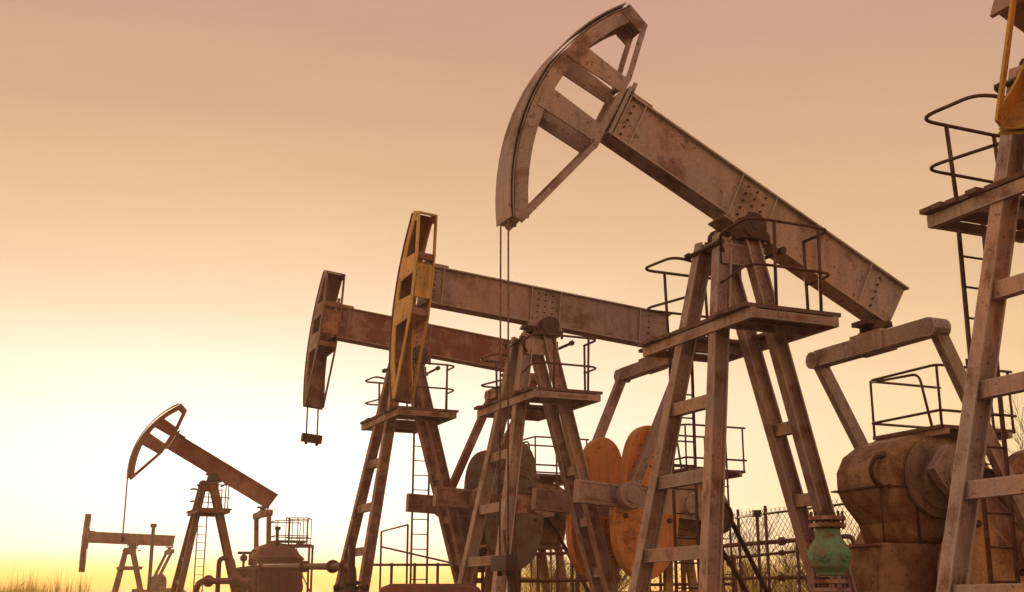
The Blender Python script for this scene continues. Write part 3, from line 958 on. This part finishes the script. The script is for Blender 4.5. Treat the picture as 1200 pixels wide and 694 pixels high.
def wellhead(c, top, body_mat, fl_mat, label, big=False, arms=True):
    """casing spool, flanges, gate valve, side outlets; c on the ground, top = world height"""
    root = empty('wellhead', c)
    tag(root, label, 'wellhead', 'wellheads in front of the pumpjacks')
    H = top - c[2]
    m = MB(); m.lathe((0, 0, -0.05), (0, 0, 1), [(0.11, 0), (0.11, H * 0.35), (0.09, H * 0.35), (0.09, H * 0.62)], 18)
    m.build('casing', 'pipe_red', root)
    m = MB()
    for q in (0.30, 0.42):
        flange(m, (0, 0, H * q), 0.19, 0.045); flange(m, (0, 0, H * q + 0.06), 0.19, 0.045)
        for i in range(8):
            a = math.pi * i / 4 + .2
            m.tube([(0.16 * math.cos(a), 0.16 * math.sin(a), H * q - .03), (0.16 * math.cos(a), 0.16 * math.sin(a), H * q + 0.14)], 0.014, 5)
    m.build('flange', fl_mat, root)
    if arms:
        m = MB()
        z = H * 0.37
        m.tube(rounded([(-0.9, 0, z), (0.9, 0, z), (1.1, 0, 0.1)], 0.12), 0.05, 8)
        for x in (-0.45, 0.45):
            m.lathe((x, -0.0, z), (1, 0, 0), [(0.06, -0.16), (0.12, -0.16), (0.12, -0.12), (0.08, -0.1), (0.1, 0.0), (0.08, 0.1), (0.12, 0.12), (0.12, 0.16), (0.06, 0.16)], 12)
            m.tube([(x, 0, z), (x, 0, z + 0.24)], 0.025, 6)
            ring = [(x + 0.1 * math.cos(a * math.pi / 5), 0.1 * math.sin(a * math.pi / 5), z + 0.24) for a in range(10)]
            m.tube(ring, 0.013, 5, closed=True)
            m.tube([(x - .1, 0, z + 0.24), (x + .1, 0, z + 0.24)], 0.01, 5)
        m.build('side_valve', body_mat, root)
    m = MB()
    z = H * 0.62
    m.lathe((0, 0, z - .1), (0, 0, 1), [(0.07, 0), (0.16, 0), (0.16, 0.05), (0.09, 0.06), (0.13, 0.2), (0.13, 0.3), (0.09, 0.4), (0.15, 0.41), (0.15, 0.46), (0.06, 0.47), (0.055, max(0.5, H * 0.38))], 16)
    m.build('stuffing_box', 'dark_iron', root)
    m = MB()
    for q in (0.05, 0.26):
        a = random.uniform(-.5, .5)
        d = Vector((math.cos(a), math.sin(a), 0))
        m.tube([-d * 0.24 + Vector((0, 0, z + q)), d * 0.24 + Vector((0, 0, z + q))], 0.025, 6)
        for s_ in (-1, 1):
            m.lathe(d * (0.24 * s_) + Vector((0, 0, z + q)), d * s_, [(0.02, 0), (0.055, 0), (0.055, 0.05), (0.02, 0.05)], 8)
    m.build('lock_screw', 'dark_iron', root)
    return root


w2 = world_pt(1, 3.1, 0, 0); w2.z = GZ
wellhead(w2, HC + 0.62, 'dark_iron', 'dark_iron', 'dark wellhead below the hanging cables of the raised pumpjack')
w3 = world_pt(2, 3.15, 0, 0); w3.z = GZ
w3 = ray(411, 690, w3.y); w3.z = GZ
wellhead(w3, HC + 1.0, 'pipe_red', 'pipe_red', 'rust-brown wellhead valve stack against the front leg of the red-beamed pumpjack')
w5 = world_pt(4, 3.1, 0, 0); w5.z = GZ
wellhead(w5, HC + 0.3, 'pipe_red', 'pipe_red', 'tiny wellhead under the raised horsehead of the distant pumpjack', arms=False)

# green gate valve of the nearest well
w1 = world_pt(0, 3.1, 0, 0)
c = Vector((w1.x, w1.y, GZ))
gv = tag(empty('wellhead', c), 'green-painted valve between pale bolted flanges in the right foreground', 'wellhead', 'wellheads in front of the pumpjacks')
zt_ = ray(968, 606, w1.y).z - GZ
s = 1.0 / (1389.8 / w1.y)     # metres per pixel there
m = MB(); m.lathe((0, 0, 0), (0, 0, 1), [(0.12, 0), (0.12, 0.5), (0.10, 0.5), (0.10, zt_ - 90 * s)], 20); m.build('casing', 'pipe_red', gv)
m = MB()
z0 = zt_ - 66 * s
prof = [(0.5, 0), (15, 0), (16, 4), (22, 10), (24, 18), (24, 26), (22, 33), (17, 40), (14, 44), (14, 52), (12, 56)]
m.lathe((0, 0, z0), (0, 0, 1), [(r * s, h * s) for r, h in prof], 14)
for a in (0.35, 2.3, 4.2, 5.3):
    d = Vector((math.cos(a), math.sin(a), 0))
    m.lathe(d * 16 * s + Vector((0, 0, z0 + 23 * s)), d, [(3 * s, 0), (9 * s, 0), (9 * s, 8 * s), (6.5 * s, 10 * s), (4 * s, 10 * s), (4 * s, 13 * s), (1 * s, 13 * s)], 8)
m.build('valve_body', 'valve_green', gv, bevel=0.006)
for zz in (zt_ - 12 * s, zt_ - 4 * s, zt_ - 75 * s, zt_ - 84 * s):
    m = MB(); flange(m, (0, 0, zz), 21 * s, 4.5 * s, 28)
    m.build('flange', 'flange_pale', gv, bevel=0.003)
m = MB()
for base_, n_ in ((zt_ - 14 * s, 12), (zt_ - 87 * s, 12)):
    for i in range(n_):
        a = 2 * math.pi * i / n_
        p = Vector((18 * s * math.cos(a), 18 * s * math.sin(a), base_))
        m.tube([p, p + Vector((0, 0, 20 * s))], 1.6 * s, 6)
m.build('bolt', 'dark_iron', gv)
m = MB()
m.lathe((0, 0, zt_ + 1 * s), (0, 0, 1), [(4 * s, 0), (9 * s, 0), (9 * s, 5 * s), (5 * s, 6 * s), (4 * s, 12 * s), (1 * s, 12 * s)], 12)
m.build('bonnet', 'dark_iron', gv)

# ------------------------------------------------------------------ tank with access stand
def tank():
    Y = 44.0
    c = ray(327, 700, Y)
    s = Y / 1389.8
    root = tag(empty('storage_tank', (c.x, c.y, GZ)), 'squat rust-red tank with conical roof and vent pipe', 'tank')
    zt = ray(327, 656, Y).z - GZ
    m = MB(); m.lathe((0, 0, 0), (0, 0, 1), [(25.5 * s, 0), (25.5 * s, zt * .5), (26 * s, zt * .5), (26 * s, zt * .53), (25.5 * s, zt * .53), (25.5 * s, zt)], 32)
    m.build('shell', 'tank_red', root)
    m = MB(); m.lathe((0, 0, zt), (0, 0, 1), [(26.5 * s, 0), (26.5 * s, 1.5 * s), (18 * s, 9 * s), (8 * s, 15 * s), (2 * s, 16.5 * s)], 32)
    m.build('roof', 'tank_red', root)
    m = MB(); m.tube([(-4 * s, -6 * s, zt + 9 * s), (-4 * s, -6 * s, zt + 34 * s)], 1.7 * s, 8); m.tube([(-7 * s, -6 * s, zt + 35 * s), (-1 * s, -6 * s, zt + 35 * s)], 2.0 * s, 8)
    m.build('vent_pipe', 'dark_iron', root)
    m = MB()
    m.tube([(-32 * s, -4 * s, zt - 4 * s), (-36 * s, -5 * s, zt - 4 * s)], 2.2 * s, 8)
    m.tube([(-34 * s, -5 * s, zt - 6 * s), (-34 * s, -5 * s, zt + 2 * s)], 1.2 * s, 6)
    m.build('nozzle', 'tank_red', root)
    # stand
    Y2 = 46.5
    s2 = Y2 / 1389.8
    c2 = ray(346, 700, Y2)
    st = tag(empty('access_stand', (c2.x, c2.y, GZ)), 'steel access stand with thin guard rails behind the tank', 'stand')
    z0 = ray(346, 640, Y2).z - GZ
    m = MB(); m.box((0, 0, z0), (34 * s2, 0.9, 3 * s2)); m.build('deck', 'pipe_red', st)
    for x in (-15, 15.5):
        for y in (-0.38, 0.38):
            m = MB(); m.tube([(x * s2, y, 0), (x * s2, y, z0 - 1.5 * s2)], 1.3 * s2, 6); m.build('leg', 'pipe_red', st)
    m = MB()
    for x in (-12, -9, 8, 13):
        for y in (-0.4, 0.4):
            m.tube([(x * s2, y, z0), (x * s2, y, z0 + 31 * s2)], 0.5 * s2, 5)
    for h in (31, 9):
        m.tube([(-12 * s2, -0.4, z0 + h * s2), (13 * s2, -0.4, z0 + h * s2), (13 * s2, 0.4, z0 + h * s2), (-12 * s2, 0.4, z0 + h * s2)], 0.5 * s2, 5, closed=True)
    m.build('guard_rail', 'wire_steel', st)


tank()


# ------------------------------------------------------------------ pipework
def pipe(name, pts, r, mat, label, group='pipes round the wells', fl=()):
    p0 = Vector(pts[0])
    root = tag(empty(name, (p0.x, p0.y, GZ)), label, 'pipe', group)
    q = [Vector(p) - root.location for p in pts]
    m = MB(); m.tube(rounded(q, r * 4, 6), r, 10); m.build('pipe_run', mat, root)
    for i, (k, t_) in enumerate(fl):
        a, b = q[k], q[k + 1]
        c_ = a.lerp(b, t_)
        m = MB(); m.lathe(c_ - (b - a).normalized() * 0.05, (b - a), [(r, 0), (r * 1.9, 0), (r * 1.9, 0.04), (r * 1.2, 0.041), (r * 1.2, 0.06), (r * 1.9, 0.061), (r * 1.9, 0.1), (r, 0.1)], 14)
        m.build('flange', mat, root)
    return root


def foot(p):
    return Vector((p.x, p.y, GZ - 0.05))


a, b, c_, d = ray(226, 700, 40), ray(231, 681, 40), ray(300, 681, 38), ray(302, 700, 38)
pipe('pipeline', [foot(a), b, c_, foot(d)], 0.10, 'pipe_red', 'low rust-red pipe bridging the ground at the foot of the distant pumpjack', fl=((1, .2), (1, .7)))
a, b, d = ray(255, 700, 42), ray(257, 654, 42), ray(272, 654, 42)
pipe('bent_pipe', [foot(a), b, d, ray(275, 672, 41.5), foot(ray(276, 690, 41.5))], 0.085, 'pipe_red', 'upright hairpin pipe beside the right leg of the distant pumpjack')
a, b, c_ = ray(299, 700, 33), ray(301, 664, 33), ray(414, 664, 19.8)
pipe('flow_line', [foot(a), b, c_, foot(ray(416, 690, 19.8))], 0.062, 'pipe_red', 'rust-red flow line crossing in front of the tank to the wellhead', fl=((1, .62), (1, .86), (1, .95), (1, .1)))
for x, y, Y in ((286, 648, 43), (283, 668, 42.5)):
    p = ray(x, y, Y); q = foot(p)
    root = tag(empty('standpipe', (p.x, p.y, GZ)), 'thin standpipe with a small valve left of the tank' if y == 648 else 'shorter valve stem close left of the tank', 'pipe', 'pipes round the wells')
    hh = p.z - GZ
    m = MB(); m.tube([(0, 0, 0), (0, 0, hh)], 0.045, 6); m.build('stem', 'dark_iron', root)
    m = MB(); m.lathe((0, 0, hh - .3), (0, 0, 1), [(0.05, 0), (0.13, 0.05), (0.13, 0.18), (0.05, 0.24)], 8); m.tube([(-.22, 0, hh), (.22, 0, hh)], 0.05, 6); m.build('valve', 'dark_iron', root)
# slim post by the far pumpjack
p = ray(180, 616, 84)
root = tag(empty('lamp_post', (p.x, p.y, GZ)), 'slim dark post behind the smallest pumpjack', 'post')
m = MB(); m.tube([(0, 0, 0), (0, 0, p.z - GZ)], 0.13, 6); m.build('post', 'dark_iron', root)
m = MB(); m.box((0, 0, p.z - GZ), (0.35, 0.35, 0.25)); m.build('cap', 'dark_iron', root)
# red buried vessel peeping over the bottom edge
p0, p1 = ray(448, 690, 17.5), ray(560, 690, 17.5)
zt = ray(500, 684, 17.5).z
root = tag(empty('horizontal_vessel', ((p0.x + p1.x) / 2, 17.5, GZ)), 'dark red horizontal vessel peeping in at the bottom edge', 'vessel')
m = MB(); L = (p1.x - p0.x) / 2; rr_ = 0.55
m.lathe((-L, 0, zt - GZ - rr_), (1, 0, 0), [(0.02, -0.14), (rr_ * .6, -0.1), (rr_ * .9, -0.02), (rr_, 0.12), (rr_, 2 * L - .12), (rr_ * .9, 2 * L + .02), (rr_ * .6, 2 * L + .1), (0.02, 2 * L + .14)], 28)
m.build('shell', 'pipe_red', root)
for x in (-L * .6, L * .6):
    m = MB(); m.box((x, 0, (zt - GZ - 2 * rr_) / 2 + 0.06), (0.12, 0.8, zt - GZ - 2 * rr_ + 0.2)); m.build('saddle', 'dark_iron', root)


# ------------------------------------------------------------------ railings and fence
def railing(label, pts, h, posts, rails=(1.0, 0.5), r=0.02, mat='wire_steel', name='pipe_railing'):
    """pts: ground line in the world, h: height"""
    p0 = Vector(pts[0])
    root = tag(empty(name, p0), label, 'railing')
    q = [Vector(p) - p0 for p in pts]
    for k in rails:
        m = MB(); m.tube([v + Vector((0, 0, h * k)) for v in q], r, 6); m.build('rail', mat, root)
    for i in range(len(q) - 1):
        n_ = posts[i]
        for j in range(n_ + (1 if i == len(q) - 2 else 0)):
            v = q[i].lerp(q[i + 1], j / n_)
            m = MB(); m.tube([v, v + Vector((0, 0, h + .04))], r * 1.15, 6); m.build('post', mat, root)
    return root


a, b = ray(432, 662, 27), ray(540, 662, 27)
railing('thin pipe railing seen between the legs of the red-beamed pumpjack', [(a.x, a.y, GZ), (b.x, b.y, GZ)], a.z - GZ, [4], (1.0, 0.62, 0.3), 0.028)
a, b, c_ = ray(447, 623, 28.5), ray(478, 615, 27), ray(530, 660, 29)
root = tag(empty('stair_rail', (a.x, a.y, GZ)), 'thin sloping stair rail under the red-beamed pumpjack', 'railing')
m = MB(); o_ = root.location
m.tube([a - o_, b - o_], 0.02, 6); m.tube([a - o_ + Vector((0, 0, -.35)), c_ - o_], 0.022, 6)
m.build('rail', 'wire_steel', root)
for p in (a, b):
    m = MB(); m.tube([Vector((p.x, p.y, GZ)) - o_, p - o_], 0.024, 6); m.build('post', 'wire_steel', root)


for x0, y0, x1, y1, Y0, Y1, n_, lab in ((545, 652, 700, 640, 25.5, 23.5, 7, 'rust-brown pipe railing low between the two stopped pumpjacks'),
                                        (760, 655, 860, 648, 24.5, 23.5, 5, 'low pipe railing behind the front legs of the raised pumpjack')):
    a, b = ray(x0, y0, Y0), ray(x1, y1, Y1)
    railing(lab, [(a.x, a.y, GZ), (b.x, b.y, GZ)], a.z - GZ, [n_], (1.0, 0.8, 0.6, 0.4), 0.03, 'pipe_red')


def mesh_fence(label, a, b, h, nposts, rails=(0.97, 0.52, 0.1), cell=0.16, wr=0.0055):
    a, b = Vector(a), Vector(b)
    root = tag(empty('wire_fence', a), label, 'fence', 'wire fences behind the pumpjacks')
    L = (b - a).length
    d = (b - a) / L
    for i in range(nposts + 1):
        p = d * (L * i / nposts)
        m = MB(); m.tube([p, p + Vector((0, 0, h + 0.06))], 0.035, 7); m.build('post', 'rail_steel', root)
    for k in rails:
        m = MB(); m.tube([Vector((0, 0, h * k)), d * L + Vector((0, 0, h * k))], 0.022, 6); m.build('rail', 'rail_steel', root)
    m = MB()
    up = Vector((0, 0, 1))
    n_ = int((L + h) / cell)
    for i in range(n_):
        x = i * cell
        for sg in (1, -1):
            # diagonal x0 -> clipped to the panel
            x0, z0_, x1, z1_ = x - h, 0.0, x, h
            if x0 < 0: z0_ += -x0; x0 = 0
            if x1 > L: z1_ -= x1 - L; x1 = L
            if z1_ - z0_ < .05: continue
            if sg < 0: x0, x1 = L - x0, L - x1
            p, q = d * x0 + up * z0_, d * x1 + up * z1_
            m.tube([p, q], wr, 3)
    w_ = m.build('wire_mesh', 'wire_steel', root); w_['kind'] = 'stuff'
    return root


a, b = ray(600, 640, 31), ray(800, 612, 27)
mesh_fence('wire mesh fence behind the orange counterweights in mid picture', (a.x, a.y, GZ), (b.x, b.y, GZ), ray(700, 612, 29).z - GZ, 8)
a, b = ray(835, 603, 27), ray(1010, 586, 22)
mesh_fence('wire mesh fence glowing orange behind the raised pumpjack', (a.x, a.y, GZ), (b.x, b.y, GZ), ray(930, 594, 24.5).z - GZ, 5)
a, b = ray(1120, 600, 22), ray(1330, 585, 18)
mesh_fence('wire mesh fence at the right edge behind the nearest pumpjack', (a.x, a.y, GZ), (b.x, b.y, GZ), ray(1190, 610, 20).z - GZ, 5)
# pipe rack behind the fence
for x0, y0, x1, y1, Y0, Y1, r_, lab in ((845, 640, 1000, 628, 26, 22, 0.045, 'upper rust-brown pipe running behind the orange-lit fence'),
                                        (845, 655, 1000, 640, 26, 22, 0.03, 'middle thin pipe running behind the orange-lit fence'),
                                        (845, 678, 1000, 676, 26, 22, 0.035, 'lowest pipe running behind the orange-lit fence')):
    a, b = ray(x0, y0, Y0 + .6), ray(x1, y1, Y1 + .6)
    pipe('rack_pipe', [foot(a), a, b, foot(b)], r_, 'pipe_red', lab, fl=((1, .5),))
# switch box on a post
p = ray(887, 602, 25.2)
root = tag(empty('switch_box', (p.x, p.y, GZ)), 'small box on a post at the top of the orange-lit fence', 'box')
m = MB(); m.tube([(0, 0, 0), (0, 0, p.z - GZ)], 0.035, 6); m.build('post', 'rail_steel', root)
m = MB(); m.box((0, 0, p.z - GZ), (0.17, 0.12, 0.14)); m.build('case', 'dark_iron', root)


# ------------------------------------------------------------------ bare trees, shrubs, reeds
def bare_tree(name, base, height, label, seed, cat='tree', group=None, spread=0.55, depth=5, trunk=0.05, stems=1):
    rd = random.Random(seed)
    root = tag(empty(name, base), label, cat, group)
    tr = MB(); br = MB()

    def grow(p, d, L, r, lev, mb):
        n_ = 4
        pts = [p]; rs = [r]
        q = p
        for i in range(n_):
            d = (d + Vector((rd.uniform(-1, 1), rd.uniform(-1, 1), rd.uniform(-.3, .6))) * 0.16).normalized()
            q = q + d * (L / n_)
            pts.append(q); rs.append(max(0.0035, r * (1 - 0.55 * (i + 1) / n_)))
        mb.tube(pts, rs, 4 if lev > 1 else 6)
        if lev >= depth:
            return
        for i in range(rd.choice((2, 3, 3, 4)) + (1 if lev == 0 else 0)):
            t_ = rd.uniform(0.35, 1.0)
            k_ = min(n_ - 1, int(t_ * n_))
            pp = pts[k_].lerp(pts[k_ + 1], t_ * n_ - k_) if k_ < n_ else pts[-1]
            a = rd.uniform(0, 2 * math.pi)
            side = Vector((math.cos(a), math.sin(a), rd.uniform(-.1, .5)))
            grow(pp, (d + side * rd.uniform(.6, 1.3) * spread).normalized(), L * rd.uniform(.55, .8), rs[k_] * rd.uniform(.5, .72), lev + 1, br)
    for s_ in range(stems):
        o_ = Vector((rd.uniform(-.3, .3), rd.uniform(-.3, .3), 0)) * (stems > 1)
        grow(o_, Vector((rd.uniform(-.2, .2), rd.uniform(-.2, .2), 1)).normalized(), height * 0.42, trunk, 0, tr)
    tr.build('trunk', 'bark', root); br.build('branches', 'bark', root)
    return root


p = ray(1192, 600, 30)
bare_tree('bare_tree', (p.x, p.y, GZ), 8.0, 'bare leafless tree at the right edge behind the fence', 3, trunk=0.10, depth=5)
k = 0
for x, Y, h in ((868, 34, 2.4), (905, 33, 2.0), (935, 36, 2.6), (960, 31, 1.7), (1003, 33, 2.3), (1140, 29, 2.4), (1165, 31, 2.7), (640, 40, 2.3), (668, 42, 2.0), (700, 39, 2.1)):
    p = ray(x, 650, Y)
    names = ['left end of the orange-lit fence', 'switch box', 'middle of the orange-lit fence', 'left side of the green valve', 'gearbox of the raised pumpjack', 'nearest pumpjack leg', 'nearest ladder', 'dark wellhead', 'grey crank', 'orange counterweights']
    bare_tree('bare_shrub', (p.x, p.y, GZ), h * 1.65, 'leafless shrub behind the ' + names[k], 20 + k, 'shrub', 'leafless shrubs beyond the fences', 0.6, 5, 0.028, 4)
    k += 1

# reeds and dry grass: uncountable
rd = random.Random(11)
m = MB()


def blade(p, h, w, lean, az):
    d = Vector((math.cos(az), math.sin(az), 0))
    sdv = Vector((-d.y, d.x, 0)) * w
    q = p + d * lean * 0.35 + Vector((0, 0, h * 0.6)); e = p + d * lean + Vector((0, 0, h))
    m.add([p - sdv, p + sdv, q + sdv * .7, q - sdv * .7, e], [(0, 1, 2, 3), (3, 2, 4)])


def reed_height(Y, ytop):
    return HC - GZ + (708 - ytop) / 1390.0 * Y


for c in range(150):       # clumps of reed and scrub
    Y = rd.uniform(28, 62)
    x = rd.uniform(-40, 240) if rd.random() < .72 else rd.uniform(240, 620)
    p0 = ray(x, 700, Y); p0.z = GZ - 0.02
    rad = rd.uniform(0.4, 1.3)
    ytop = min(693, rd.gauss(678, 9)) if x < 110 else rd.uniform(680, 700)
    for i in range(rd.randint(60, 130)):
        a = rd.uniform(0, 6.28); q = rad * math.sqrt(rd.random())
        p = p0 + Vector((q * math.cos(a), q * math.sin(a), 0))
        edge = 1 - 0.35 * (q / rad) ** 2
        h = reed_height(Y, ytop) * edge * rd.uniform(0.72, 1.03)
        blade(p, h, rd.uniform(0.010, 0.024) * (0.6 + Y / 60), rd.uniform(0.05, .55), rd.uniform(0, 6.28))
        if rd.random() < .25:      # side leaves
            z = h * rd.uniform(.5, .85)
            blade(p + Vector((0, 0, z)), rd.uniform(.1, .35), 0.018, rd.uniform(.25, .6), rd.uniform(0, 6.28))
for i in range(2500):
    Y = rd.uniform(26, 70)
    p = ray(rd.uniform(-40, 1230), 700, Y); p.z = GZ - 0.02
    blade(p, rd.uniform(.5, 1.5), rd.uniform(0.008, 0.02), rd.uniform(0, .5), rd.uniform(0, 6.28))
for i in range(5200):      # rank growth behind the fences, lit from behind
    Y = rd.uniform(27, 46)
    x = rd.choice((rd.uniform(600, 720), rd.uniform(845, 1010), rd.uniform(845, 1010), rd.uniform(1120, 1210), rd.uniform(430, 560)))
    p = ray(x, 700, Y); p.z = GZ - 0.02
    hmax = 3.1 + 1.3 * mnoise.noise(Vector((p.x * .5, p.y * .3, 9)))
    if x < 560: hmax *= .6
    blade(p, rd.uniform(0.35, 1.0) * hmax, rd.uniform(0.008, 0.02), rd.uniform(0, .7), rd.uniform(0, 6.28))
for i in range(26):      # taller reed stalks with seed heads
    Y = rd.uniform(30, 60)
    p = ray(rd.choice((rd.uniform(0, 110), rd.uniform(60, 100))), 700, Y); p.z = GZ - .02
    h = rd.uniform(1.8, 2.1) + Y * rd.uniform(.012, .034)
    az = rd.uniform(0, 6.28)
    blade(p, h, 0.014 * (0.5 + Y / 60), rd.uniform(0, .3), az)
g_ = m.build('dry_grass', 'dry_grass')
tag(g_, 'dry reeds and grass glowing yellow along the horizon at lower left', 'grass', kind='stuff')

# ------------------------------------------------------------------ evening haze
hz = MB(); hz.box((0, 40, 4.6), (1840, 1840, 12.4))
hm_ = bpy.data.materials.new('haze'); hm_.use_nodes = True
nn_ = hm_.node_tree.nodes; nn_.clear()
pv_ = nn_.new('ShaderNodeVolumePrincipled'); mo_ = nn_.new('ShaderNodeOutputMaterial')
pv_.inputs['Color'].default_value = (1.0, 0.80, 0.66, 1)
pv_.inputs['Density'].default_value = 0.0010
pv_.inputs['Anisotropy'].default_value = 0.6
hm_.node_tree.links.new(pv_.outputs[0], mo_.inputs['Volume'])
MATS['haze'] = hm_
ho = hz.build('haze', 'haze'); ho['kind'] = 'stuff'; ho['label'] = 'warm evening haze over the oil field'; ho['category'] = 'haze'
